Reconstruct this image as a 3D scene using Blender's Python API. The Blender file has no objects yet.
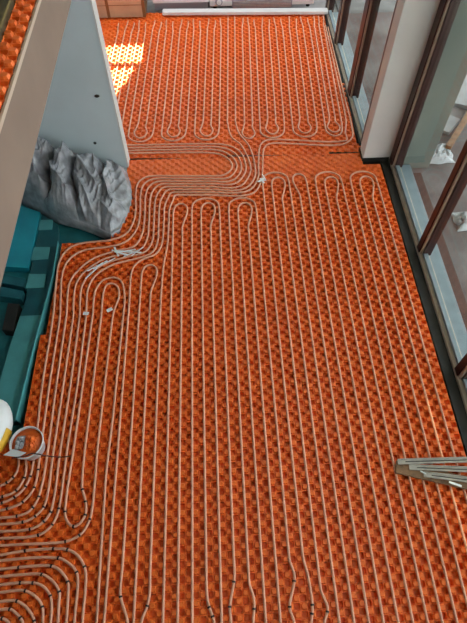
import bpy, bmesh, math, random
import numpy as np
from mathutils import Vector, Matrix
random.seed(7)
S = bpy.context.scene
C = S.collection

# ------------------------------------------------------------------ camera, world, sun, exposure
W_, H_ = 467.0, 623.0
F_ = 510.0                       # focal length in pixels
CAM_H = 4.08                     # camera height above the heating floor (m)
_c = np.array([W_/2, H_/2])
_yv = np.array([191-_c[0], -480-_c[1], F_]); _yv /= np.linalg.norm(_yv)
_dn = np.array([234-_c[0], 640-_c[1], F_]); _dn -= _yv*_dn.dot(_yv); _dn /= np.linalg.norm(_dn)
_xv = np.cross(_dn, _yv); _up = -_dn
cam = bpy.data.objects.new('camera', bpy.data.cameras.new('camera'))
C.objects.link(cam)
right = Vector((_xv[0], _yv[0], _up[0])); down = Vector((_xv[1], _yv[1], _up[1])); fwd = Vector((_xv[2], _yv[2], _up[2]))
M4 = Matrix.Identity(4)
for i in range(3):
    M4[i][0] = right[i]; M4[i][1] = -down[i]; M4[i][2] = -fwd[i]
M4[0][3], M4[1][3], M4[2][3] = 0, 0, CAM_H
cam.matrix_world = M4
cam.data.sensor_fit = 'VERTICAL'; cam.data.sensor_height = 36; cam.data.lens = F_/H_*36
cam.data.clip_start = .05
S.camera = cam

w = bpy.data.worlds.new('sky'); S.world = w; w.use_nodes = True
bg = w.node_tree.nodes['Background']; bg.inputs[0].default_value = (.86, .93, 1, 1); bg.inputs[1].default_value = 4.3
sl = bpy.data.lights.new('sun', 'SUN'); sl.energy = 42; sl.angle = .009; sl.color = (1, .86, .40)
sun = bpy.data.objects.new('sun', sl); C.objects.link(sun); sun.location = (0, 20, 20)
sun.rotation_euler = Vector((0, -1, -1)).to_track_quat('-Z', 'Y').to_euler()
S.view_settings.view_transform = 'Standard'; S.view_settings.look = 'None'
S.view_settings.gamma = 1; S.view_settings.use_curve_mapping = False
S.view_settings.exposure = 0.0

# ------------------------------------------------------------------ helpers
def G(x, y, z=0.0):
    """point of the plane at height z that is seen at this place of the photograph"""
    d = np.array([x-_c[0], y-_c[1], F_])
    r = np.array([d@_xv, d@_yv, d@_up]); t = (z-CAM_H)/r[2]
    return Vector((r[0]*t, r[1]*t, z))
def WY(x, y, Y):
    d = np.array([x-_c[0], y-_c[1], F_])
    r = np.array([d@_xv, d@_yv, d@_up]); t = Y/r[1]
    return Vector((r[0]*t, Y, CAM_H+r[2]*t))

MATS = {}
def mat(name, col, rough=.6, var=.0, scale=8, metal=0, bump=0, col2=None, spec=.5, trans=None, bscale=None):
    m = bpy.data.materials.new(name); m.use_nodes = True
    nt = m.node_tree; b = nt.nodes['Principled BSDF']
    b.inputs['Roughness'].default_value = rough; b.inputs['Metallic'].default_value = metal
    b.inputs['Specular IOR Level'].default_value = spec
    b.inputs['Base Color'].default_value = (*col, 1)
    if var or col2:
        tc = nt.nodes.new('ShaderNodeTexCoord'); nz = nt.nodes.new('ShaderNodeTexNoise')
        nz.inputs['Scale'].default_value = scale; nz.inputs['Detail'].default_value = 5
        nt.links.new(tc.outputs['Object'], nz.inputs['Vector'])
        rp = nt.nodes.new('ShaderNodeValToRGB')
        rp.color_ramp.elements[0].position = .32; rp.color_ramp.elements[1].position = .68
        c2 = col2 or tuple(min(1, c*(1+var)) for c in col)
        c1 = col if col2 else tuple(c*(1-var) for c in col)
        rp.color_ramp.elements[0].color = (*c1, 1); rp.color_ramp.elements[1].color = (*c2, 1)
        nt.links.new(nz.outputs['Fac'], rp.inputs['Fac']); nt.links.new(rp.outputs['Color'], b.inputs['Base Color'])
    if bump:
        tc2 = nt.nodes.new('ShaderNodeTexCoord'); n2 = nt.nodes.new('ShaderNodeTexNoise')
        n2.inputs['Scale'].default_value = bscale or scale*3; n2.inputs['Detail'].default_value = 6
        bp = nt.nodes.new('ShaderNodeBump'); bp.inputs['Strength'].default_value = bump; bp.inputs['Distance'].default_value = .02
        nt.links.new(tc2.outputs['Object'], n2.inputs['Vector'])
        nt.links.new(n2.outputs['Fac'], bp.inputs['Height']); nt.links.new(bp.outputs['Normal'], b.inputs['Normal'])
    if trans:
        b.inputs['Alpha'].default_value = trans
    MATS[name] = m
    return m
def glass_mat():
    m = bpy.data.materials.new('glass'); m.use_nodes = True; nt = m.node_tree
    nt.nodes.remove(nt.nodes['Principled BSDF']); out = nt.nodes['Material Output']
    t = nt.nodes.new('ShaderNodeBsdfTransparent'); t.inputs[0].default_value = (.93, .97, .95, 1)
    g = nt.nodes.new('ShaderNodeBsdfGlossy'); g.inputs['Roughness'].default_value = .02
    mx = nt.nodes.new('ShaderNodeMixShader')
    mx.inputs[0].default_value = .045; nt.links.new(t.outputs[0], mx.inputs[1]); nt.links.new(g.outputs[0], mx.inputs[2])
    nt.links.new(mx.outputs[0], out.inputs['Surface']); MATS['glass'] = m
glass_mat()
mat('orange', (.80, .130, .013), .5, col2=(.88, .165, .018), scale=3.0)
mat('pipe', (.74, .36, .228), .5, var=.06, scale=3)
mat('shade_cable', (.02, .012, .01), .6)  # near black of the cable and of bands painting shade on pipes
mat('white_tape', (.8, .82, .82), .5)
mat('plaster', (.53, .60, .62), .85, var=.03, scale=3)
mat('plaster_end', (.62, .60, .58), .85, var=.04, scale=3)
mat('beige', (.225, .160, .122), .85, var=.07, scale=2.5, bump=.08)
mat('cream', (.50, .39, .30), .7)
mat('olive', (.075, .055, .02), .8, var=.2, scale=4)
mat('concrete', (.33, .31, .30), .9, var=.12, scale=6)
mat('teal', (.02, .19, .21), .45, var=.2, scale=5)
mat('teal_dark', (.01, .105, .125), .5, var=.2, scale=5)
mat('teal_light', (.09, .36, .37), .5, var=.12, scale=6)
mat('blue_teal', (.015, .33, .42), .4, var=.12, scale=3)
mat('black', (.012, .012, .010), .6, var=.3, scale=10)
mat('brown', (.035, .008, .005), .35, var=.2, scale=5)
mat('alu', (.46, .38, .30), .4, var=.15, scale=9, metal=.2)
mat('sill_blue', (.22, .27, .30), .5, var=.12, scale=7)
mat('terrace', (.090, .078, .074), .95, col2=(.20, .185, .18), scale=2.2, bump=.3)
mat('terrace_edge', (.085, .05, .04), .9, var=.2, scale=5)
mat('pier', (.125, .145, .125), .9, col2=(.17, .18, .15), scale=2)
mat('white', (.72, .70, .68), .4, var=.03, scale=4)
mat('white_plastic', (.80, .80, .80), .35, var=.02, scale=4)
mat('grey_dark', (.30, .29, .32), .5)
mat('yellow', (.75, .42, .03), .5, var=.1, scale=12)
mat('cardboard', (.50, .34, .21), .85, var=.1, scale=6)
mat('tape_brown', (.20, .09, .03), .5)
mat('wood', (.20, .105, .05), .7, var=.3, scale=14, bump=.2)
mat('steel', (.52, .49, .45), .38, var=.12, scale=20, metal=.6)
mat('steel_dark', (.05, .045, .04), .5)
mat('sheet', (.30, .30, .32), .16, var=.3, scale=9, bump=.25, bscale=30, spec=.9)
mat('foam_white', (.27, .27, .27), .7, var=.1, scale=5)
mat('film', (.36, .37, .38), .3, var=.1, scale=6, bump=.5, bscale=12)

def tag(o, label=None, cat=None, group=None, kind=None):
    for k, v in (('label', label), ('category', cat), ('group', group), ('kind', kind)):
        if v: o[k] = v
    return o
def mesh(name, verts, faces, m, parent=None, smooth=False):
    me = bpy.data.meshes.new(name); me.from_pydata([tuple(v) for v in verts], [], [tuple(f) for f in faces])
    if m: me.materials.append(MATS[m])
    if smooth: me.polygons.foreach_set('use_smooth', [True]*len(me.polygons))
    me.update()
    o = bpy.data.objects.new(name, me); C.objects.link(o)
    if parent: o.parent = parent
    return o
def empty(name, loc=(0, 0, 0), rz=0):
    o = bpy.data.objects.new(name, None); C.objects.link(o); o.location = loc; o.rotation_euler = (0, 0, rz)
    o.empty_display_size = .1
    return o
def boxbm(bm, x0, x1, y0, y1, z0, z1, mtx=None, bev=0):
    r = bmesh.ops.create_cube(bm, size=1)
    bmesh.ops.scale(bm, vec=(x1-x0, y1-y0, z1-z0), verts=r['verts'])
    bmesh.ops.translate(bm, vec=((x0+x1)/2, (y0+y1)/2, (z0+z1)/2), verts=r['verts'])
    if bev:
        es = list({e for v in r['verts'] for e in v.link_edges})
        rr = bmesh.ops.bevel(bm, geom=es, offset=bev, segments=2, affect='EDGES', profile=.5)
    if mtx is not None: bmesh.ops.transform(bm, matrix=mtx, verts=bm.verts)
def finish(name, bm, m, parent=None, smooth=False):
    me = bpy.data.meshes.new(name); bm.to_mesh(me); bm.free()
    if m: me.materials.append(MATS[m])
    if smooth:
        me.polygons.foreach_set('use_smooth', [True]*len(me.polygons))
    o = bpy.data.objects.new(name, me); C.objects.link(o)
    if parent: o.parent = parent
    return o
def box(name, x0, x1, y0, y1, z0, z1, m, parent=None, bev=0.0, mtx=None):
    bm = bmesh.new(); boxbm(bm, x0, x1, y0, y1, z0, z1, mtx, bev)
    return finish(name, bm, m, parent)
def prism(name, poly, z0, z1, m, parent=None):
    n = len(poly)
    v = [(p[0], p[1], z0) for p in poly]+[(p[0], p[1], z1) for p in poly]
    f = [tuple(range(n-1, -1, -1)), tuple(range(n, 2*n))]+[(i, (i+1) % n, n+(i+1) % n, n+i) for i in range(n)]
    return mesh(name, v, f, m, parent)
def smooth_path(pts, step=.03):
    """centripetal-like Catmull-Rom through the points, straight runs kept sparse"""
    P = [Vector(p) for p in pts]
    out = []
    n = len(P)
    for i in range(n-1):
        p1, p2 = P[i], P[i+1]
        d = (p2-p1).length
        if d < 1e-6: continue
        m1 = (P[i+1]-P[i-1]).normalized()*d if i > 0 else (p2-p1)
        m2 = (P[i+2]-P[i]).normalized()*d if i < n-2 else (p2-p1)
        t0 = (p2-p1)/d
        straight = m1.normalized().dot(t0) > .9998 and m2.normalized().dot(t0) > .9998
        k = 1 if straight else max(3, min(40, int(d/step)+1))
        for j in range(k):
            t = j/k; t2 = t*t; t3 = t2*t
            out.append(p1*(2*t3-3*t2+1)+m1*(t3-2*t2+t)+p2*(-2*t3+3*t2)+m2*(t3-t2))
    out.append(P[-1])
    return out
def tube(name, path, r, m, parent=None, seg=8):
    n = len(path); V = []; Fc = []
    for i, p in enumerate(path):
        a = path[max(0, i-1)]; b = path[min(n-1, i+1)]
        t = (b-a).normalized()
        s = t.cross(Vector((0, 0, 1)))
        if s.length < 1e-4: s = Vector((1, 0, 0))
        s.normalize(); u = s.cross(t)
        for k in range(seg):
            an = 2*math.pi*k/seg
            V.append(p+s*(r*math.cos(an))+u*(r*math.sin(an)))
    for i in range(n-1):
        for k in range(seg):
            a = i*seg+k; b = i*seg+(k+1) % seg
            Fc.append((a, a+seg, b+seg, b))
    Fc.append(tuple(range(seg))); Fc.append(tuple(range(n*seg-1, (n-1)*seg-1, -1)))
    return mesh(name, V, Fc, m, parent, smooth=True)

# ------------------------------------------------------------------ studded floor
CELL = .05
def studs(name, ox, oy, ang, inside, m, parent, z=0.0, up=.016, pit=.030, cell=CELL, nx=(-40, 60), ny=(-40, 120), skirt=.03):
    """one moulded foil sheet: raised knobs and hollow cups in a checkerboard, as one relief surface"""
    ca, sa = math.cos(ang), math.sin(ang)
    o8 = np.array([(-1, -1), (0, -1), (1, -1), (1, 0), (1, 1), (0, 1), (-1, 1), (-1, 0)])*.5
    def ring(w, c):      # rounded square
        return np.array([(-c, -c), (0, -w), (c, -c), (w, 0), (c, c), (0, w), (-c, c), (-w, 0)])
    kb, kt = ring(.45, .39), ring(.33, .27)
    pb, pt = ring(.46, .41), ring(.38, .33)
    V = []; Fc = []
    tmplF = []
    for k in range(8):
        k2 = (k+1) % 8
        tmplF += [(k, k2, 8+k2, 8+k), (8+k, 8+k2, 16+k2, 16+k)]
    tmplF.append(tuple(range(16, 24)))
    cnt = 0
    for i in range(*nx):
        for j in range(*ny):
            lx, ly = (i+.5)*cell, (j+.5)*cell
            X, Y = ox+lx*ca-ly*sa, oy+lx*sa+ly*ca
            if not inside(X, Y): continue
            even = (i+j) % 2 == 0
            b, t, h = (kb, kt, up) if even else (pb, pt, -pit)
            loc = np.concatenate([o8, b, t])*cell
            xs = X+loc[:, 0]*ca-loc[:, 1]*sa; ys = Y+loc[:, 0]*sa+loc[:, 1]*ca
            V += [(xs[q], ys[q], z if q < 16 else z+h) for q in range(24)]
            o = cnt*24
            Fc += [tuple(q+o for q in ff) for ff in tmplF]
            cnt += 1
    return mesh(name, V, Fc, m, parent)

PX0 = -.2794                                   # x of the straight run with index 0
def KX(k): return PX0+.1*k
floor = box('floor', -4.2, 2.02, -1.6, 9.2, -.30, -.145, 'concrete'); tag(floor, 'concrete subfloor under the orange heating panels', None, None, 'structure')
LE = [G(20, 420), G(38, 345), G(56, 275), G(61, 243)]     # left border of the orange floor
def left_edge(Y):
    pts = [(-.6, -3.0), (1.45, -3.0), (1.451, LE[0].x)]+[(p.y, p.x) for p in LE]
    if Y < 1.45: return -3.0
    for (a, xa), (b, xb) in zip(pts[2:], pts[3:]):
        if a <= Y <= b: return xa+(xb-xa)*(Y-a)/(b-a+1e-9)
    return LE[3].x if Y < LE[3].y else -1.16
def in_front(X, Y):
    return -.5 < Y < 4.36 and left_edge(Y)+.025 < X < 1.935
ny_off = 0.0
front = studs('insulation_panel', PX0, 0.0, 0, in_front, 'orange', floor, nx=(-56, 46), ny=(-12, 90))
SX = [G(182, 166).x, G(283, 166).x]
for a, b in ((-1.02, SX[0]-.006), (SX[0]+.006, SX[1]-.006), (SX[1]+.006, 1.90)):
    studs('insulation_panel', PX0, 0, 0, lambda X, Y, a=a, b=b: a < X < b and 4.36 < Y < 4.79 and not (X > 1.70 and Y > 4.60), 'orange', floor, up=.010, pit=.008, nx=(-16, 46), ny=(86, 98))
FA = -math.radians(2.4); FO = (-1.04, 5.54); FS = .1008
def fleg(s, Y):
    """x of far-room run with (fractional) index s, at depth Y"""
    return FO[0]+s*FS*math.cos(FA)-(Y-FO[1]-s*FS*math.sin(FA))*math.tan(FA)
def in_far(X, Y):
    return 4.81 < Y < 8.12 and -2.4 < X < 1.735
studs('insulation_panel', FO[0], FO[1], FA, in_far, 'orange', floor, z=0, up=.013, pit=.014, cell=FS/2, nx=(-30, 62), ny=(-18, 58))

# ------------------------------------------------------------------ walls and gallery
wl = box('wall_left', -4.3, -4.15, -1.6, 9.2, -.3, 5.3, 'plaster'); tag(wl, 'far left plaster wall under the gallery', None, None, 'structure')
SY0, SY1 = 4.67, 4.83
st = empty('wall_middle', (0, 0, 0)); tag(st, 'pale blue grey wall stub between the two rooms beside the plastic', None, None, 'structure')
box('wall_panel', -4.15, -1.026, SY0, SY1, -.145, 5.3, 'plaster', st)
box('end_face', -1.026, -1.012, SY0-.004, SY1+.004, -.02, 5.3, 'plaster_end', st)
box('lintel', -1.01, 1.72, SY0, SY1, 2.55, 5.3, 'plaster', st)
for px, py in ((97, 96), (95, 143)):
    c = WY(px, py, SY0)
    bm = bmesh.new()
    bmesh.ops.create_cone(bm, cap_ends=True, segments=10, radius1=.019, radius2=.015, depth=.01)
    bmesh.ops.scale(bm, vec=(1.5 if py == 96 else 1, 1, 1), verts=bm.verts)
    bmesh.ops.rotate(bm, cent=(0, 0, 0), matrix=Matrix.Rotation(math.pi/2, 3, 'X'), verts=bm.verts)
    bmesh.ops.translate(bm, vec=(c.x, SY0-.002, c.z), verts=bm.verts)
    finish('cable_hole', bm, 'black', st)
sl_ = empty('wall_gallery', (0, 0, 0)); tag(sl_, 'beige edge of the gallery slab at the upper left', None, None, 'structure')
box('slab', -4.15, -.905, -1.5, 4.66, 2.37, 2.695, 'beige', sl_)
box('edge_strip', -.908, -.896, -1.5, 4.66, 2.69, 2.712, 'cream', sl_)
studs('insulation_panel', -.908, 0, 0, lambda X, Y: 0 < Y < 4.6, 'orange', sl_, z=2.72, pit=.02, nx=(-2, 0), ny=(0, 92))
bo = box('gallery_beam', -1.35, -1.01, -.5, 4.6, 2.696, 2.755, 'olive', None, .006)
tag(bo, 'dark olive timber lying on the gallery behind the orange panel strip', 'timber')

# pillar and window wall
pil = empty('wall_right', (0, 0, 0)); tag(pil, 'pale pillar and window wall on the right', None, None, 'structure')
box('pillar', 1.722, 2.16, SY0, 4.85, .0, 5.3, 'plaster_end', pil, .008)
box('upper_wall', 2.02, 2.22, -1.6, 9.2, 2.35, 2.9, 'plaster', pil)
box('upper_wall', 2.02, 2.22, SY0, 9.2, 2.9, 5.3, 'plaster', pil)
box('upper_wall', 2.02, 2.22, -1.6, SY0, 4.35, 5.3, 'plaster', pil)  # open band below added to bring daylight onto the near floor
rf = box('ceiling_gallery', -4.15, 2.22, -1.6, SY1, 5.3, 5.5, 'plaster'); tag(rf, 'ceiling above the gallery', None, None, 'structure')
wf = box('wall_front', -4.15, 2.22, -1.75, -1.6, -.3, 5.5, 'plaster'); tag(wf, 'wall behind the camera', None, None, 'structure')
box('upper_wall', 1.765, 2.02, 4.85, 8.9, 2.37, 3.0, 'plaster', pil)
box('upper_wall', 2.02, 2.235, 4.85, 13.5, 2.6, 2.8, 'plaster', pil)  # extra strip added to close a slit of sun over the terrace
box('pillar_foot', 1.715, 2.03, SY0-.012, 4.86, -.145, .035, 'black', pil)

def door_unit(name, label, X, ys, th):
    """run of full-height glazed doors; ys are the post centres, far to near"""
    e = empty(name, (X, ys[-1], 0)); tag(e, label, None, None, 'structure')
    X0 = 0; yb = ys[-1]
    L0, L1 = 0, ys[0]-ys[-1]
    box('threshold', 0, .045, L0, L1, -.06, .022, 'alu', e, .004)
    box('threshold_groove', .045, .06, L0, L1, -.06, .008, 'brown', e)
    box('threshold', .06, .10, L0, L1, -.06, .03, 'alu', e, .004)
    box('outer_sill', .101, .24, L0, L1, -.08, -.01, 'sill_blue', e, .004)
    box('head_rail', 0, .12, L0, L1, 2.25, 2.36, 'brown', e)
    for i, y in enumerate(ys):
        yl = y-yb
        k = th[i]
        box('post', 0, .09, yl-k*.35, yl+k*.65, .022, 2.25, 'brown', e, .003)
        box('post_strip', .012, .10, yl-k*.35-.028, yl-k*.35, .022, 2.25, 'alu', e, .003)
        box('post_bead', .03, .11, yl-k*.35-.05, yl-k*.35-.028, .03, 2.25, 'brown', e)
    for a, b in zip(ys[1:], ys[:-1]):
        a_, b_ = a-yb+.03, b-yb-.04
        box('bottom_rail', .03, .075, a_, b_, .03, .062, 'sill_blue', e, .003)
        box('pane', .05, .056, a_, b_, .062, 2.25, 'glass', e)
    return e
win1 = door_unit('window_1', 'dark brown framed glazed terrace doors of the near room', 2.035, [4.585, 3.27, 1.88, .5, -.9], [.11, .075, .075, .075, .075])
win2 = door_unit('window_2', 'dark brown framed glazed doors of the far room', 1.765, [8.02, G(349, 44).y, G(364, 95).y, 4.95], [.09, .09, .15, .09])
tr = box('trim_1', 1.937, 2.033, -1.5, 4.65, -.145, -.004, 'black'); tag(tr, 'black edge strip between the orange panels and the near doors', None, None, 'structure')
tr = box('trim_2', 1.737, 1.763, 4.94, 8.1, -.145, .004, 'black'); tag(tr, 'dark gap along the far room doors', None, None, 'structure')

# far room shell with the window the sun comes through
BW = 8.78
back = empty('wall_back', (0, 0, 0)); tag(back, 'back wall of the far room behind the appliances', None, None, 'structure')
wx0, wx1, wz0, wz1 = -1.60, -.97, 1.58, 2.86
box('wall_panel', -4.15, wx0, BW, BW+.15, -.1, 5.3, 'plaster', back)
box('wall_panel', wx1, 2.2, BW, BW+.15, -.1, 5.3, 'plaster', back)
box('wall_panel', wx0, wx1, BW, BW+.15, -.1, wz0, 'plaster', back)
box('wall_panel', wx0, wx1, BW, BW+.15, wz1, 5.3, 'plaster', back)
box('transom', wx0, wx1, BW+.03, BW+.09, 2.10, 2.17, 'brown', back)
mesh('sun_mask', [(wx1, BW+.02, 2.17), (wx1, BW+.02, wz1), (wx1-.34, BW+.02, wz1), (wx1-.08, BW+.02, 2.17), (wx1, BW+.03, 2.17), (wx1, BW+.03, wz1), (wx1-.34, BW+.03, wz1), (wx1-.08, BW+.03, 2.17)], [(0, 1, 2, 3), (7, 6, 5, 4), (0, 4, 5, 1), (1, 5, 6, 2), (2, 6, 7, 3), (3, 7, 4, 0)], 'white', back)  # slanted unseen sheet added to cut the sun patch diagonally
cl = empty('ceiling', (0, 0, 0)); tag(cl, 'white ceiling of the far room with an added sky opening', None, None, 'structure')
for x0, x1, y0_, y1_ in ((-4.15, -3.0, SY1, 8.9), (1.7, 2.2, SY1, 8.9), (-3.0, 1.7, SY1, 6.75), (-3.0, 1.7, 8.55, 8.9)):  # gap between the panels added to brighten the far floor with sky
    box('ceiling_panel', x0, x1, y0_, y1_, 3.0, 3.2, 'plaster', cl)

# ------------------------------------------------------------------ outside
ter = box('terrace', 2.02, 9, -3, 14, -.4, -.09, 'terrace'); tag(ter, 'dusty concrete terrace outside the glazed doors', None, None, 'structure')
bal = box('sunshade', 2.22, 4.6, -3, 13.5, 2.6, 2.8, 'plaster_end'); tag(bal, 'balcony slab added out of view to keep sun off the terrace', None, None, 'structure')  # unseen slab added to shade the terrace from the sun
ed = box('terrace_kerb', 2.28, 2.40, -1.0, 4.5, -.09, -.06, 'terrace_edge', None, .006); tag(ed, 'brown kerb along the outer sill of the near doors', None, None, 'structure')
pr = box('outside_pier', 2.16, 2.52, 4.60, 4.95, -.09, 2.6, 'pier', None, .01); tag(pr, 'grey green outside pier behind the far door of the near room', None, None, 'structure')

# ------------------------------------------------------------------ heating pipes
PR = .0101; PZ = .0165
band_me = None
def pz(p, z=PZ): return Vector((p[0], p[1], z))
def pipe(label, pts, group, shade_bands=(), z=PZ):
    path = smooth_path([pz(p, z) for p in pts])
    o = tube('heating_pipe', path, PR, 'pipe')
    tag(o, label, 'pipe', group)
    global band_me
    # dark clips standing in for the shade of knobs overhanging the pipe
    for c in shade_bands:
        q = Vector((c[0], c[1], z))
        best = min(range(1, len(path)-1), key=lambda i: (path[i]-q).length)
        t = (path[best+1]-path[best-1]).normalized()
        if band_me is None:
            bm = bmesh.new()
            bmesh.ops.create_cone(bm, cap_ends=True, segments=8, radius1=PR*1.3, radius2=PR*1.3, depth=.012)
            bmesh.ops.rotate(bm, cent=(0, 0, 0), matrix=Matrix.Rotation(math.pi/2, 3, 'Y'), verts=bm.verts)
            band_me = bpy.data.meshes.new('shade_band'); bm.to_mesh(band_me); bm.free(); band_me.materials.append(MATS['shade_cable'])
        k = bpy.data.objects.new('shade_band', band_me); C.objects.link(k); k.parent = o
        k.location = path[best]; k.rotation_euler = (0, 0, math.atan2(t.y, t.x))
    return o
def g(*pts): return [G(x, y) for x, y in pts]
YB = -.25
BOT = {  # where a run leaves its straight line near the lower picture edge
 -5: g((121, 585), (121, 597), (128, 622), (129.5, 650)), -3: g((150, 592), (147.5, 606), (141.8, 622), (141, 650)),
 1: g((208.3, 604), (211.7, 614), (214, 622), (216, 650)), 3: g((234.3, 578), (229.8, 607), (231, 623), (231, 650)),
 7: g((294.2, 577), (289.4, 607), (294, 623), (296, 650)), 8: g((307.4, 575), (312, 605), (311, 623), (312, 650)),
 9: g((327.2, 608), (324, 623), (325, 650)), 4: g((253.9, 600), (253, 623), (254, 650))}
BSHADE = {-5: [(121, 597)], -3: [(147.5, 606)], 1: [(208.3, 608), (212, 616)], 3: [(234, 583), (229.8, 607)], 4: [(253.9, 607)], 7: [(294, 580), (289.4, 607)], 8: [(312, 607), (311.5, 615)], 9: [(327, 610)]}
def down_leg(k, ytop):
    """points of a straight run from its top to beyond the lower frame"""
    x = KX(k)
    if k in BOT:
        b = BOT[k]
        return [(x, ytop), (x, ytop-.05), (x, b[0].y+.12)]+[tuple(p[:2]) for p in b]+[(b[-1].x, b[-1].y-.08), (b[-1].x, YB-.15)]
    return [(x, ytop), (x, ytop-.05), (x, YB+.05), (x, YB-.15)]
def bands_of(*ks):
    return [G(*c) for k in ks for c in BSHADE.get(k, [])]
GF = 'pipe runs on the near orange floor'
def outer(ka, kd, ytop, label):
    xa, xd = KX(ka), KX(kd); r = (xd-xa)/2; cx = (xa+xd)/2
    arc = [(cx-r*math.cos(t), ytop-.13+.13*math.sin(t)) for t in [math.pi*i/8 for i in range(1, 8)]]
    return pipe(label, down_leg(ka, ytop-.2)[::-1]+arc+down_leg(kd, ytop-.2), GF, bands_of(ka, kd))
def inner(kb, kc, ytop, label, side=1):
    """tear-drop bend: one run goes straight up, the other swings out and back"""
    if side < 0: kb, kc = kc, kb
    xb, xc = KX(kb), KX(kc); s = 1 if xc > xb else -1
    top = [(xb+s*.012, ytop-.055), (xb+s*.04, ytop-.015), (xb+s*.08, ytop), (xb+s*.12, ytop-.015), (xb+s*.148, ytop-.06), (xb+s*.15, ytop-.13), (xb+s*.13, ytop-.22), (xc, ytop-.34)]
    return pipe(label, down_leg(kb, ytop-.14)[::-1]+top+down_leg(kc, ytop-.42), GF, bands_of(kb, kc))
yo = lambda x, y: G(x, y).y
def L(i, what): return 'pale %s of the near floor, %s' % (what, i)
inner(-2, -1, yo(178, 205), 'lone pale hairpin pipe under the lower left corner of the pipe bundle')
outer(0, 3, yo(207, 199.5), 'outer pale pipe loop under the left half of the sweeping pipe bundle')
inner(1, 2, yo(207, 204), 'inner teardrop pipe loop under the left half of the sweeping pipe bundle')
outer(4, 7, yo(245, 199), 'outer pale pipe loop just left of the white knot in the bundle')
inner(5, 6, yo(245, 204), 'inner teardrop pipe loop just left of the white knot in the bundle')
inner(9, 10, yo(277, 178.5), 'teardrop pipe loop just right of the white knot in the bundle')
inner(12, 13, yo(298, 175), 'teardrop pipe loop swinging left, third loop from the window side', -1)
outer(14, 17, yo(330, 173), 'outer pale pipe loop, second loop from the right pillar')
inner(15, 16, yo(330, 178), 'inner teardrop pipe loop, second loop from the right pillar')
outer(18, 21, yo(364, 172.5), 'outer pale pipe loop nearest the right pillar and doors')
inner(19, 20, yo(364, 177.5), 'inner teardrop pipe loop nearest the right pillar and doors')
outer(8, 11, yo(277, 173.5), 'outer pale pipe loop just right of the white knot in the bundle')
inner(-5, -4, yo(147, 266), 'inner teardrop pipe loop right below the left white knot')

# bundle: pipes that sweep round the opening and down the left side
GB = 'pipe bundle sweeping from the opening to the left border'
top_src = {1: g((352, 146), (290, 144.5), (272, 144), (266, 146), (263.5, 151), (263, 165), (262.5, 181)),
           2: g((352, 142), (290, 141), (270, 140.5), (262, 143), (259.5, 149), (259, 165), (260.5, 181))}
p2x = fleg(27.55, 5.3)
far_r2 = [(1.707, 7.6), (1.665, 5.8), (1.645, 5.38), (1.60, 5.16)]
far_r1 = [(1.736, 7.55), (1.705, 5.8), (1.697, 5.25), (1.66, 5.05)]
def bundle_tail(i):
    """turn (lower ends), lower horizontal, left turn, sweep to the left border, down, out to the left"""
    j = 8-i                                    # 0 is the outermost of the left turn
    yy = 177+2.75*j; xv = 136+4.75*j
    U = {8: [(232, 165), (231, 171), (224, 176)], 7: [(236.5, 165), (235.5, 172), (228, 179)], 6: [(241, 165), (240, 174), (231, 182)],
         5: [(245.5, 165), (244.5, 175), (234, 185)], 4: [(250, 165), (249, 177), (238, 188)], 3: [(254.5, 165), (254, 180), (242, 190.5)], 2: [(258.4, 165), (257.2, 181.5), (246, 192.6)], 1: [(262.6, 165), (260.7, 183.5), (250, 195.5)]}[i]
    e = [(214-j, yy), (170+j*2, yy), (150+3.6*j, yy+.4), (xv+4, yy+5), (xv+.3, yy+14)]
    return U+e
SW = {8: [(135.5, 215), (131, 229), (123, 237), (108, 241.5), (84, 244), (70, 249), (60.5, 261), (57, 280), (53.5, 318), (43, 385), (35, 455), (31, 477), (24, 490), (12, 499.5), (0, 504), (-30, 509)],
      7: [(140, 218), (137, 230), (128, 241.5), (114, 247), (84, 251.5), (70, 260), (63, 274), (61, 300), (60.3, 318), (50, 385), (40, 460), (35, 488), (23.6, 502.5), (12, 508), (0, 511), (-30, 514)],
      6: [(144.6, 220), (142, 236), (134, 247.5), (116, 252), (94, 259.5), (79, 271), (70, 284), (67.5, 305), (66.7, 318), (57, 385), (47, 461), (39.5, 497), (30.7, 511), (17.7, 516.6), (0, 518.5), (-30, 521)],
      5: [(149.2, 222), (147.5, 239), (141, 250), (123, 254.8), (104, 260.5), (86.5, 271.5), (76.5, 285), (74, 303), (73.6, 318), (64, 385), (53.5, 456), (46, 504), (36, 516.6), (23.6, 522.5), (0, 525), (-30, 528)],
      4: [(154, 224), (152.5, 242), (145, 253), (129, 257.5), (110, 263), (92, 273), (82.5, 287), (80.5, 303), (80, 318), (71, 385), (60.5, 454), (52.5, 509), (44.5, 522), (30.7, 529.6), (0, 532), (-30, 535)],
      3: [(158.7, 226), (157.5, 244), (151, 254.5), (133, 260.5), (114, 265.5), (97.5, 275), (89, 288), (87, 303), (86.4, 318), (78, 385), (68.4, 445), (59.5, 509), (53, 525), (39, 535.5), (0, 539), (-30, 542)]}
SRC = {8: [(100, 155), (130, 154.4), (200, 153.6), (218, 155), (227, 159)], 7: [(100, 152.3), (130, 151.7), (205, 150.6), (221, 152), (231.5, 157.5)],
       6: [(100, 149.5), (130, 149), (208, 147.8), (225, 149.5), (236, 155.5)], 5: [(100, 146.8), (130, 146.3), (212, 145), (229, 146.8), (240, 153)]}
names = {8: 'outermost pipe of the bundle on the left border, next to the grey plastic', 7: 'second outermost pipe of the left bundle beside the grey plastic',
         6: 'third pipe of the left bundle counted from the teal ground', 5: 'fourth pipe of the left bundle counted from the teal ground',
         4: 'fifth pipe of the bundle, coming down from the far room loops', 3: 'innermost pipe of the left bundle, coming down from the far room loops'}
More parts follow.
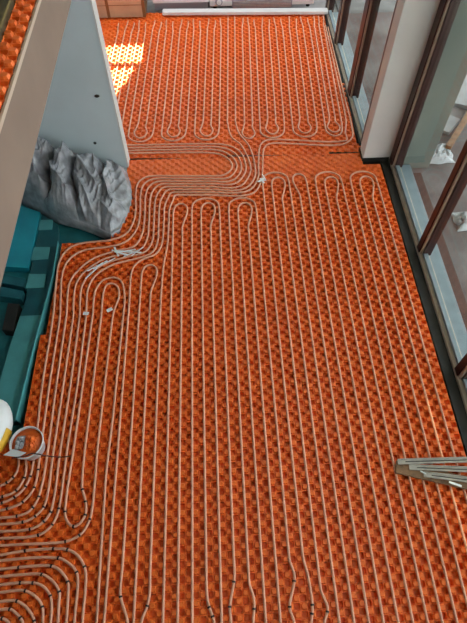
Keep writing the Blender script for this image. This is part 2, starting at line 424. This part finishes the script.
CSHADE = {8: [(31, 477), (26, 487), (14, 499), (4, 503)], 7: [(38, 470), (35, 488), (23.6, 502.5), (8, 509.5)], 6: [(39.5, 497), (33, 508), (17.7, 516.6)],
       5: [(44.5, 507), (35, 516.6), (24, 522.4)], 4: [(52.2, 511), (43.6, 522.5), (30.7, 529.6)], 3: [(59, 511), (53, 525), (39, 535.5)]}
for i in (8, 7, 6, 5, 4, 3):
    if i in SRC: src = g(*SRC[i])
    else:
        s = 12 if i == 4 else 13
        src = [(fleg(s, 7.9), 7.9), (fleg(s, 7.8), 7.8), (fleg(s, 5.5), 5.5), (fleg(s, 5.42), 5.42)]+g((231.5, 138), (241, 146)) if i == 4 else \
              [(fleg(s, 7.9), 7.9), (fleg(s, 7.8), 7.8), (fleg(s, 5.5), 5.5), (fleg(s, 5.42), 5.42)]+g((239.5, 135), (249, 147))
    pipe(names[i], list(src)+g(*bundle_tail(i))+g(*SW[i]), GB, [G(*c) for c in CSHADE[i]])
y1_ = G(160, 300).y; y2_ = G(131, 300).y
pipe('pipe from the far doors edge running along the opening, lowest of the bundle',
     far_r1+g((340, 146), (290, 144.8), (273, 144.4), (267, 146), (263.6, 151))+g(*bundle_tail(1))+g((169, 222), (167.5, 246), (163.5, 268))+[(KX(-3), y1_)]+down_leg(-3, y1_-.05), GB, bands_of(-3))
pipe('pipe from the far doors running along the opening, second lowest of the bundle',
     far_r2+g((345, 142), (290, 141.2), (270, 140.8), (262.5, 143.5), (259.3, 150))+g(*bundle_tail(2))+g((164, 222), (162, 245), (156, 255), (144, 260), (134.5, 267), (131, 278))+[(KX(-6), y2_)]+down_leg(-6, y2_-.05), GB)
pipe('pipe doubling back in a tight bend above the lower left pipe curves',
     g((95.5, 650), (97, 623), (106, 480), (113, 420), (123.3, 318), (124.8, 298), (121.5, 282), (113, 278.5), (102.5, 282), (95.5, 293), (92.8, 318), (75.5, 440), (66, 505), (66.5, 519), (74, 527), (82.5, 521.5), (86.5, 512), (85.5, 499), (82.5, 487), (86.5, 440), (101.5, 318), (103.5, 295), (107, 286), (112.5, 284.5), (118, 288), (119.3, 298), (114.5, 311), (112, 325), (98.8, 440), (92.3, 512), (87, 527), (80, 535.5), (66, 542), (30, 544.5), (0, 546), (-30, 548)),
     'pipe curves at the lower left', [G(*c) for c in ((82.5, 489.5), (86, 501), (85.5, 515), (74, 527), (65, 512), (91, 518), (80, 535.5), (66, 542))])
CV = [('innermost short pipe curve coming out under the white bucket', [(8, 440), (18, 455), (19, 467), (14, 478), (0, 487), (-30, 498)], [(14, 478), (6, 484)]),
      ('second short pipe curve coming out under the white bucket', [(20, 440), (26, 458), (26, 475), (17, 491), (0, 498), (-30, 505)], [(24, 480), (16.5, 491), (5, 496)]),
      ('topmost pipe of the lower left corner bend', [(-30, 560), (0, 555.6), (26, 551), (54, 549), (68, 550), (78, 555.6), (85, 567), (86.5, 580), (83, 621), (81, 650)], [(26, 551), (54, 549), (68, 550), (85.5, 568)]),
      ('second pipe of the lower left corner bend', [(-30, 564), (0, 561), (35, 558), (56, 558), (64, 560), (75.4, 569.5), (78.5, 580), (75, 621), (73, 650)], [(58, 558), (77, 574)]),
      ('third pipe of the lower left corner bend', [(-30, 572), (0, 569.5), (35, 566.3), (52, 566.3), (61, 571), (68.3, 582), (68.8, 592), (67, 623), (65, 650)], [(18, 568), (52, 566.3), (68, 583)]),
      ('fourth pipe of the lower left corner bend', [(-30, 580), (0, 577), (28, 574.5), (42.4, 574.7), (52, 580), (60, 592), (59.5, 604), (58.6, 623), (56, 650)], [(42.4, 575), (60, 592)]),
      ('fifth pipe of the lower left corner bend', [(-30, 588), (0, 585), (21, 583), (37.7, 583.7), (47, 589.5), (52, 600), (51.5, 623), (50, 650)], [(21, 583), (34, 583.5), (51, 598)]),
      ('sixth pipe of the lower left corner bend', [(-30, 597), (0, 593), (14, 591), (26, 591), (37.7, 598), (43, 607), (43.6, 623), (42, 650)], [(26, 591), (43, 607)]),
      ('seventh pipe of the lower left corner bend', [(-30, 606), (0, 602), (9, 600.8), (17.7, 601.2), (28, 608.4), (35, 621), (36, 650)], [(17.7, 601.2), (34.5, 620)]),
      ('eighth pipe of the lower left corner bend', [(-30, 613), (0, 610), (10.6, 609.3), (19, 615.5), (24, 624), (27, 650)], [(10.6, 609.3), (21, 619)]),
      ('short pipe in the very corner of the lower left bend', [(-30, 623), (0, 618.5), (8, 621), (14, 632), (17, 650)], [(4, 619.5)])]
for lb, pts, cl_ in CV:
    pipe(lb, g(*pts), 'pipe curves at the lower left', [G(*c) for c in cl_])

# far room loops
GR = 'pipe loops of the far room'
ordn = ['first', 'second', 'third', 'fourth', 'fifth', 'sixth', 'seventh']
ZF = PZ
def far_leg(s, ynear):
    e = 7.86 if (round(s*10) % 20) else 7.80
    d = .016 if int(round(s)) % 4 in (1, 2) else -.016
    return [(fleg(s, e)+d, e), (fleg(s, e-.12)+d*.8, e-.12), (fleg(s, e-.25), e-.25), (fleg(s, e-.35), e-.35), (fleg(s, ynear+.05), ynear+.05), (fleg(s, ynear), ynear)]
def far_outer(a, d, lab):
    yt = 5.10; xa, xd = fleg(a, yt), fleg(d, yt); r = (xd-xa)/2; cx = (xa+xd)/2
    arc = [(cx-r*math.cos(t), yt+.16-.16*math.sin(t)) for t in [math.pi*i/8 for i in range(1, 8)]]
    pipe(lab, far_leg(a, yt+.24)+arc+far_leg(d, yt+.24)[::-1], GR, z=ZF)
def far_inner(b, c, lab, yt=5.17):
    xb, xc = fleg(b, yt), fleg(c, yt); cx = (xb+xc)/2; r = max((xc-xb)/2, .07)
    arc = [(xb-.005, yt+.20), (cx-r*1.1, yt+.11), (cx-r*.75, yt+.03), (cx, yt), (cx+r*.75, yt+.03), (cx+r*1.1, yt+.11), (xc+.005, yt+.20)]
    pipe(lab, far_leg(b, yt+.3)+arc+far_leg(c, yt+.3)[::-1], GR, z=ZF)
starts = [-4, 0, 4, 8, 16, 20, 24]
for q, s in enumerate(starts):
    lg = [s, s+1, s+2, s+3] if s < 24 else [24, 24.7, 25.4, 26.1]
    who = {0: 'mostly hidden behind the wall stub', 1: 'nearest the wall stub', 2: 'second from the wall stub', 3: 'third from the wall stub', 4: 'third from the far doors', 5: 'second from the far doors', 6: 'nearest the far doors'}[q]
    far_outer(lg[0], lg[3], 'outer pipe of the far room double loop %s' % who)
    far_inner(lg[1], lg[2], 'inner pipe of the far room double loop %s' % who)
far_inner(14.1, 15.1, 'narrow single pipe loop in the middle of the far room', 5.10)

# white knots and tags on the pipes
def scrap(name, label, cat, pts, th=.004, z=.03, group=None):
    bm = bmesh.new()
    for (x0, y0), (x1, y1), wd in pts:
        a, b = G(x0, y0), G(x1, y1); d = (b-a); ln = d.length; an = math.atan2(d.y, d.x)
        t = bmesh.new(); boxbm(t, -ln/2, ln/2, -wd/2, wd/2, -th/2, th/2, None, .0015)
        mt = Matrix.Translation(((a.x+b.x)/2, (a.y+b.y)/2, z+random.uniform(-.002, .006))) @ Matrix.Rotation(an, 4, 'Z') @ Matrix.Rotation(random.uniform(-.25, .25), 4, 'X') @ Matrix.Rotation(random.uniform(-.08, .08), 4, 'Y')
        bmesh.ops.transform(t, matrix=mt, verts=t.verts)
        me = bpy.data.meshes.new('t'); t.to_mesh(me); t.free(); bm.from_mesh(me); bpy.data.meshes.remove(me)
    o = finish(name, bm, 'white_tape'); tag(o, label, cat, group); return o
scrap('tie_knot', 'white tie knot on the pipe bundle near the opening', 'tie', [((258, 184), (264, 180), .03), ((260, 180), (264, 185), .022), ((259, 182.5), (266, 182), .02), ((262, 176), (265, 181), .012)])
scrap('tie_knot', 'ragged white tie strips on the left end of the pipe bundle', 'tie', [((112, 252), (142, 255), .018), ((115, 249), (119, 258), .018), ((118, 255), (136, 251), .018), ((124, 258), (140, 252), .014), ((115, 253), (128, 257), .02), ((132, 258), (144, 249), .01), ((116, 260), (94, 271), .01), ((108, 262), (88, 273), .012), ((98, 270), (86, 281), .01)])
scrap('pipe_tag', 'small white tag on the pipe below the left knot, left one', 'tag', [((84, 315), (89.5, 315.5), .035)])
scrap('pipe_tag', 'small white tag on the teardrop pipe loop at the left, right one', 'tag', [((107.5, 313), (113, 310.5), .035)])

# ------------------------------------------------------------------ teal ground at the left, under the gallery
ZT = -.14
def gp(pts, z): return [G(x, y, z) for x, y in pts]
tm = prism('floor_membrane', [(-4.1, .9), (-1.2, .9), (-1.2, 4.66), (-4.1, 4.66)], -.145, ZT, 'teal'); tag(tm, 'teal membrane on the ground left of the orange panels', None, None, 'structure')
zb = -.07
bd = prism('insulation_board', gp([(58, 240), (58, 226), (42, 214), (30, 274), (25, 302), (20, 316), (8, 352), (-4, 396), (-4, 425), (18, 422), (40, 330), (54, 275)][::-1], zb), ZT, zb, 'teal_dark')
tag(bd, 'dark teal insulation board beside the left pipe border', 'board')
def patch(pts, m, lab, cat='sheet', grp='pale squares on the teal board', z=zb, th=.006, name='foil_square'):
    o = prism(name, gp(pts[::-1], z+th), z, z+th, m); tag(o, lab, cat, grp); return o
patch([(40, 220), (53, 219.5), (52, 229.5), (38, 230)], 'teal_light', 'pale teal square nearest the grey plastic')
patch([(34, 247), (50, 247), (48, 259), (31, 260)], 'teal_light', 'pale teal square in the middle of the teal board')
patch([(29, 274), (46, 274), (44, 287.5), (25.5, 288)], 'teal_light', 'pale teal square farthest from the grey plastic')
lb = patch([(20, 316), (43, 315), (36, 350), (24, 395), (15, 421), (-4, 421), (-4, 395), (8, 352)], 'teal_light', 'long pale teal sheet beside the white sack', 'sheet', None, zb, .01, 'foil_sheet')  # lighter teal sheet laid over the dark board
bl = prism('foam_block', gp([(12, 203), (40, 212), (37, 229), (28.5, 268), (-4, 266), (-4, 235)][::-1], -.055), ZT, -.055, 'blue_teal'); tag(bl, 'bright blue teal foam block under the gallery edge', 'foam block')
for a, lab in (([(-6, 272), (25, 279), (24, 287), (-6, 281)], 'upper dark teal batten below the blue block'), ([(-6, 285), (23, 291), (21, 299), (-6, 295)], 'lower dark teal batten below the blue block')):
    o = prism('batten', gp(a[::-1], -.03), ZT, -.03, 'teal_dark'); tag(o, lab, 'batten', 'dark battens at the left')
o = prism('batten', gp([(8, 303), (19, 304), (13, 331), (2, 330)][::-1], -.04), ZT, -.04, 'black'); tag(o, 'short black block painted as a dark hole below the dark battens', 'block')  # black stands for the darkness inside an opening
# pale teal upstand of the foil along the orange border
up_ = smooth_path([Vector((p.x-.025, p.y, .0)) for p in LE])
vv = []; ff = []
for i, p in enumerate(up_):
    vv += [(p.x-.004, p.y, ZT), (p.x-.004, p.y, .03), (p.x+.004, p.y, .03), (p.x+.004, p.y, ZT)]
    if i:
        b0, b1 = 4*(i-1), 4*i
        ff += [(b0, b1, b1+1, b0+1), (b0+1, b1+1, b1+2, b0+2), (b0+2, b1+2, b1+3, b0+3)]
o = mesh('edge_foil', vv, ff, 'teal_light'); tag(o, 'pale teal edge strip standing along the left orange border', 'edge strip')

# ------------------------------------------------------------------ heap of grey plastic sheeting
from mathutils import noise
BK = [WY(33, 137, 4.64), WY(57, 139, 4.64), WY(75, 146, 4.64), WY(105, 156, 4.64), WY(125, 165, 4.64)]
FR = [G(18, 196), G(36, 205), G(57, 217), G(76, 222), G(93, 228), G(111, 236), G(120, 231)]
def lerp_list(lst, u):
    s = u*(len(lst)-1); i = min(int(s), len(lst)-2); return lst[i].lerp(lst[i+1], s-i)
NU, NV = 150, 90
V = []; Fc = []
for i in range(NU+1):
    u = i/NU
    b = lerp_list(BK, u); f_ = lerp_list(FR, u)
    cen = abs(math.sin(math.pi*(u*4.0)))                   # four folds
    ridge = .40+.60*cen**.38*(1+.12*math.sin(u*23))
    for j in range(NV+1):
        v = j/NV
        p = Vector((b.x, b.y, 0)).lerp(Vector((f_.x, f_.y, 0)), v)
        ww = noise.noise((u*3.1, v*2.0, 3.1))*.10+noise.noise((u*9, v*5, 8.1))*.03
        cen = abs(math.sin(math.pi*((u+ww)*4.0+.0)))
        ridge = .34+.66*cen**.42
        env = (max(0, 1-v**4.5))**.5*(.62+.38*min(1, v/.12))
        endf = min(1, (1-u)/.07)**.5*min(1, u/.02+.5)
        h = max(.05, b.z*.95)*env*ridge*endf*1.12
        cr = abs(noise.noise((p.x*8+p.y*2.0+ww*9, p.y*2.2, 1.7)))
        cr2 = abs(noise.noise((p.x*19-p.y*5, p.y*4.5+ww*9, 5.7)))
        cr3 = abs(noise.noise((p.x*30+p.y*9, p.y*13, 2.7)))
        h += (.05-.16*cr**.6-.05*cr2**.7-.02*cr3+.075)*env*endf
        z = max(.024 if f_.x > -1.75 else -.1, h-.07*(1-env))
        V.append((p.x+ww*.12+(.10*math.sin(math.pi*v) if u > .9 else 0)*(u-.9)*10, min(4.655, p.y-.04*(cen-.4)*math.sin(math.pi*v)), z))
for i in range(NU):
    for j in range(NV):
        a = i*(NV+1)+j
        Fc.append((a, a+1, a+NV+2, a+NV+1))
# skirt
base = len(V)
border = [i*(NV+1) for i in range(NU+1)]+[NU*(NV+1)+j for j in range(1, NV+1)]+[i*(NV+1)+NV for i in range(NU-1, -1, -1)]+[j for j in range(NV-1, 0, -1)]
for bi in border: V.append((V[bi][0], V[bi][1], min(V[bi][2], -.0)-.11))
nb = len(border)
for k in range(nb): Fc.append((border[k], border[(k+1) % nb], base+(k+1) % nb, base+k))
ps = mesh('plastic_sheeting', V, Fc, 'sheet', None, True); tag(ps, 'heap of crumpled grey plastic sheeting in four folds against the wall stub', 'plastic sheet')

# ------------------------------------------------------------------ white ring, sack, cable
rc = G(34, 449.5); RB, RT, HB = .100, .126, .185
ring = empty('bucket', (rc.x, rc.y, 0)); tag(ring, 'white plastic bucket with orange offcuts standing on the pipes at the left edge', 'bucket')
prof = [(.001, .029), (RB-.004, .029), (RB, .033), (RT-.002, HB-.02), (RT+.004, HB-.018), (RT+.004, HB), (RT-.003, HB), (RT-.005, HB-.02), (RB-.004, .036), (.001, .036)]
def lathe(name, prof, m, parent, n=40, closed=True):
    V = []; Fc = []; k = len(prof)
    for i in range(n):
        a = 2*math.pi*i/n
        V += [(r*math.cos(a), r*math.sin(a), z) for r, z in prof]
    for i in range(n):
        for j in range(k if closed else k-1):
            Fc.append((i*k+j, ((i+1) % n)*k+j, ((i+1) % n)*k+(j+1) % k, i*k+(j+1) % k))
    return mesh(name, V, Fc, m, parent, True)
lathe('bucket_wall', prof, 'white_plastic', ring)
def crumple(name, cx, cy, sx, sy, h, z0, m, n=18, seed=0., rot=0, parent=None):
    V = []; Fc = []; 
    for i in range(n+1):
        for j in range(n+1):
            x, y = (i/n-.5)*2, (j/n-.5)*2
            e = max(0, 1-(abs(x)**3))*max(0, 1-abs(y)**3)
            rr = 1+.25*noise.noise((x*1.5, y*1.5, seed+4))
            z = z0+h*e*(.35+abs(noise.noise((x*2.1, y*2.1, seed)))*1.6+.4*abs(noise.noise((x*5, y*5, seed+9))))
            px, py = x*sx*rr, y*sy*rr
            V.append((cx+px*math.cos(rot)-py*math.sin(rot), cy+px*math.sin(rot)+py*math.cos(rot), z))
    for i in range(n):
        for j in range(n):
            a = i*(n+1)+j; Fc.append((a, a+n+1, a+n+2, a+1))
    o = mesh(name, V, Fc, m, parent, False)
    md = o.modifiers.new('thick', 'SOLIDIFY'); md.thickness = .003; md.offset = 1
    return o
lathe('filling', [(.001, .04), (RB-.004, .04), (RT-.008, HB-.026), (.001, HB-.026)], 'orange', ring)
sc = crumple('panel_offcut', rc.x+.03, rc.y+.0, .05, .06, .03, HB-.022, 'orange', seed=7.7); tag(sc, 'crumpled orange offcut lying in the white bucket', 'offcut')
sc = crumple('paper_scrap', rc.x-.055, rc.y+.005, .034, .05, .03, HB-.022, 'film', seed=2.2); tag(sc, 'crumpled pale scrap lying in the white bucket', 'scrap')
# sack at the picture edge
q = G(-7, 434)
V = []; Fc = []; n1, n2 = 32, 18
for i in range(n1):
    a = 2*math.pi*i/n1
    for j in range(n2+1):
        t = j/n2
        r = (.185*(math.sin(math.pi*(.12+.80*t)))**.45)*(1+.10*noise.noise((math.cos(a)*1.4, math.sin(a)*1.4, t*2.4)))
        if t == 1: r = .01
        V.append((r*math.cos(a)*1.05, r*math.sin(a)*1.4, .27*t))
for i in range(n1):
    for j in range(n2):
        a = i*(n2+1)+j; b = ((i+1) % n1)*(n2+1)+j
        Fc.append((a, b, b+1, a+1))
sk = empty('plastic_sack', (q.x+.02, q.y-.01, .027)); tag(sk, 'white plastic sack with yellow print cut off by the left picture edge', 'sack')
mesh('sack_body', [(x, y, z+.0) for x, y, z in V], Fc, 'white_plastic', sk, True)
V2 = []; F2 = []
for i in range(9):
    a = math.radians(-70+i*8)
    for j in range(7):
        t = .22+.50*j/6
        r = (.185*(math.sin(math.pi*(.12+.80*t)))**.45)*(1+.10*noise.noise((math.cos(a)*1.4, math.sin(a)*1.4, t*2.4)))+.004
        V2.append((r*math.cos(a)*1.05, r*math.sin(a)*1.4, .27*t))
for i in range(8):
    for j in range(6):
        a = i*7+j; F2.append((a, a+7, a+8, a+1))
o = mesh('yellow_print', V2, F2, 'yellow', sk, True)
fl = gp([(3, 455), (13, 449), (26, 452.5), (18, 457)], HB+.012)
o = mesh('white_flap', [tuple(p) for p in fl]+[(p.x, p.y, p.z-.008) for p in fl], [(3, 2, 1, 0), (4, 5, 6, 7), (0, 1, 5, 4), (1, 2, 6, 5), (2, 3, 7, 6), (3, 0, 4, 7)], 'white_plastic')
o.name = 'paper_strip'; tag(o, 'pointed white strip lying across the rim of the white bucket', 'strip')
cp = [G(12, 458, HB+.02), G(25, 456, HB+.022), G(32, 453.5, HB+.015), G(45, 455.5, .15), G(58, 457, .05), G(70, 456.5, .035)]
cb = tube('cable', smooth_path(cp), .0045, 'shade_cable', None, 6); tag(cb, 'thin black cable lying over the white bucket', 'cable')

# ------------------------------------------------------------------ plank and metal profiles at the right
a = G(394, 466)
pk = box('plank', 0, .68, -.055, .045, 0, .022, 'wood', None, .003)
pk.location = (a.x, a.y-.012, .028); pk.rotation_euler = (0, 0, math.radians(-16)); tag(pk, 'short brown plank under the metal profiles on the right', 'plank')
def profile(x, y, z, ln, rz, lab):
    e = empty('metal_profile', (x, y, z), math.radians(rz)); tag(e, lab, 'profile', 'metal profiles on the plank')
    box('web', 0, ln, -.021, .021, 0, .003, 'steel', e)
    box('flange', 0, ln, -.021, -.017, .003, .018, 'steel', e); box('flange', 0, ln, .017, .021, .003, .018, 'steel', e)
    box('slot', .06, ln-.04, -.004, .004, .003, .0045, 'steel_dark', e)
profile(a.x+.02, a.y+.016, .051, .66, -1, 'upper grey metal profile on the plank at the right')
profile(a.x+.10, a.y-.03, .051, .58, -5, 'middle grey metal profile on the plank at the right')
profile(a.x+.20, a.y-.089, .051, .48, -10, 'lower grey metal profile on the plank at the right')
for pp, lb in ((((418, 473), (424, 476), .012), 'leftmost small pale strip on the brown plank at the right'), (((446, 484), (459, 488), .018), 'longest pale strip on the brown plank near the right picture edge')):
    scrap('paper_scrap', lb, 'scrap', [pp], z=.056, group='pale strips on the plank')

# ------------------------------------------------------------------ far end: plank, appliance, cabinet, box
pl = G(163, 16); pr_ = G(327, 15)
d = pr_-pl
wp = box('plinth_board', 0, d.length, -.055, .055, 0, .045, 'white', None, .004)
wp.location = (pl.x, pl.y, .035); wp.rotation_euler = (0, 0, math.atan2(d.y, d.x)); tag(wp, 'long white plinth board lying on the far orange floor', 'board')
y0 = 8.16
xs = G(210, 11).x
cab = empty('cabinet', (0, 0, 0)); tag(cab, 'white base cabinet at the far end left of the washing machine', 'cabinet')
box('body', -.86, xs-.008, y0+.02, y0+.6, .10, .9, 'white', cab, .004)
box('door', -.855, xs-.012, y0, y0+.019, .11, .88, 'white', cab, .003)
box('plinth', -.84, xs-.02, y0+.03, y0+.05, .0, .10, 'grey_dark', cab)
ap = empty('washing_machine', (0, 0, 0)); tag(ap, 'white appliance with a round cap and grey vent panel at the far end', 'appliance')
xr = 1.60
box('body', xs, xr, y0, y0+.6, .045, .9, 'white', ap, .006)
for fx in (xs+.08, xr-.08):
    for fy in (y0+.06, y0+.52):
        bm = bmesh.new(); bmesh.ops.create_cone(bm, cap_ends=True, segments=12, radius1=.03, radius2=.025, depth=.05)
        bmesh.ops.translate(bm, vec=(fx, fy, .022), verts=bm.verts); finish('foot', bm, 'black', ap)
gx0, gx1 = WY(232, 4, y0).x, WY(292, 4, y0).x; gz0 = WY(250, 8, y0).z
box('vent_panel', gx0, gx1, y0-.008, y0-.0005, gz0, gz0+.13, 'grey_dark', ap, .003)
for i in range(5):
    box('vent_slat', gx0+.02, gx1-.02, y0-.013, y0-.008, gz0+.012+i*.022, gz0+.022+i*.022, 'steel', ap)
cc = WY(219, 2, y0)
bm = bmesh.new(); bmesh.ops.create_cone(bm, cap_ends=True, segments=20, radius1=.055, radius2=.05, depth=.014)
bmesh.ops.rotate(bm, cent=(0, 0, 0), matrix=Matrix.Rotation(math.pi/2, 3, 'X'), verts=bm.verts)
bmesh.ops.translate(bm, vec=(cc.x, y0-.007, cc.z), verts=bm.verts); finish('filter_cap', bm, 'grey_dark', ap)
bm = bmesh.new(); bmesh.ops.create_cone(bm, cap_ends=True, segments=20, radius1=.04, radius2=.036, depth=.014)
bmesh.ops.rotate(bm, cent=(0, 0, 0), matrix=Matrix.Rotation(math.pi/2, 3, 'X'), verts=bm.verts)
bmesh.ops.translate(bm, vec=(cc.x, y0-.014, cc.z), verts=bm.verts); finish('filter_knob', bm, 'white', ap)
b0 = G(100, 20); b1 = G(146, 19)
bx_ = empty('cardboard_box', (0, 0, 0)); tag(bx_, 'brown cardboard box with dark straps at the far left', 'box')
yb_ = b0.y
box('carton', b0.x-.25, b1.x, yb_, yb_+.45, .03, .58, 'cardboard', bx_, .004)
for px in (107, 143):
    x = WY(px, 6, yb_).x
    box('strap', x-.022, x+.022, yb_-.004, yb_+.454, .03, .584, 'tape_brown', bx_)
box('flap_fold', b0.x-.25, b1.x, yb_-.003, yb_, .20, .207, 'tape_brown', bx_)

# ------------------------------------------------------------------ rubbish on the terrace
zt = -.09
def gb(name, px, pz_, lab, m, sx, sy, sz, rz):
    p = G(px[0], px[1], zt); o = box(name, -sx/2, sx/2, -sy/2, sy/2, 0, sz, m, None, .004)
    o.location = (p.x, p.y, zt+pz_); o.rotation_euler = (0, 0, math.radians(rz)); return o
o = gb('foam_board', (462, 88), 0, '', 'foam_white', 1.0, .9, .05, -25); tag(o, 'large pale foam board lying on the terrace', 'board')
o = gb('foam_board', (443, 124), 0, '', 'foam_white', .30, .34, .04, -40); tag(o, 'smaller pale board on the terrace beside the outside pier', 'board')
o = gb('timber_batten', (461, 128), 0.052, '', 'wood', .07, 1.1, .05, -35); tag(o, 'brown timber batten lying on the terrace boards', 'timber')
p = G(434, 155, zt); o = crumple('plastic_film', p.x, p.y, .22, .16, .10, zt+.005, 'film', seed=1.1); tag(o, 'crumpled white film on the terrace beside the pier', 'film')
p = G(464, 222, zt); o = crumple('plastic_film', p.x+.05, p.y, .16, .13, .08, zt+.005, 'film', seed=5.3); tag(o, 'crumpled white film on the terrace behind the near post', 'film')
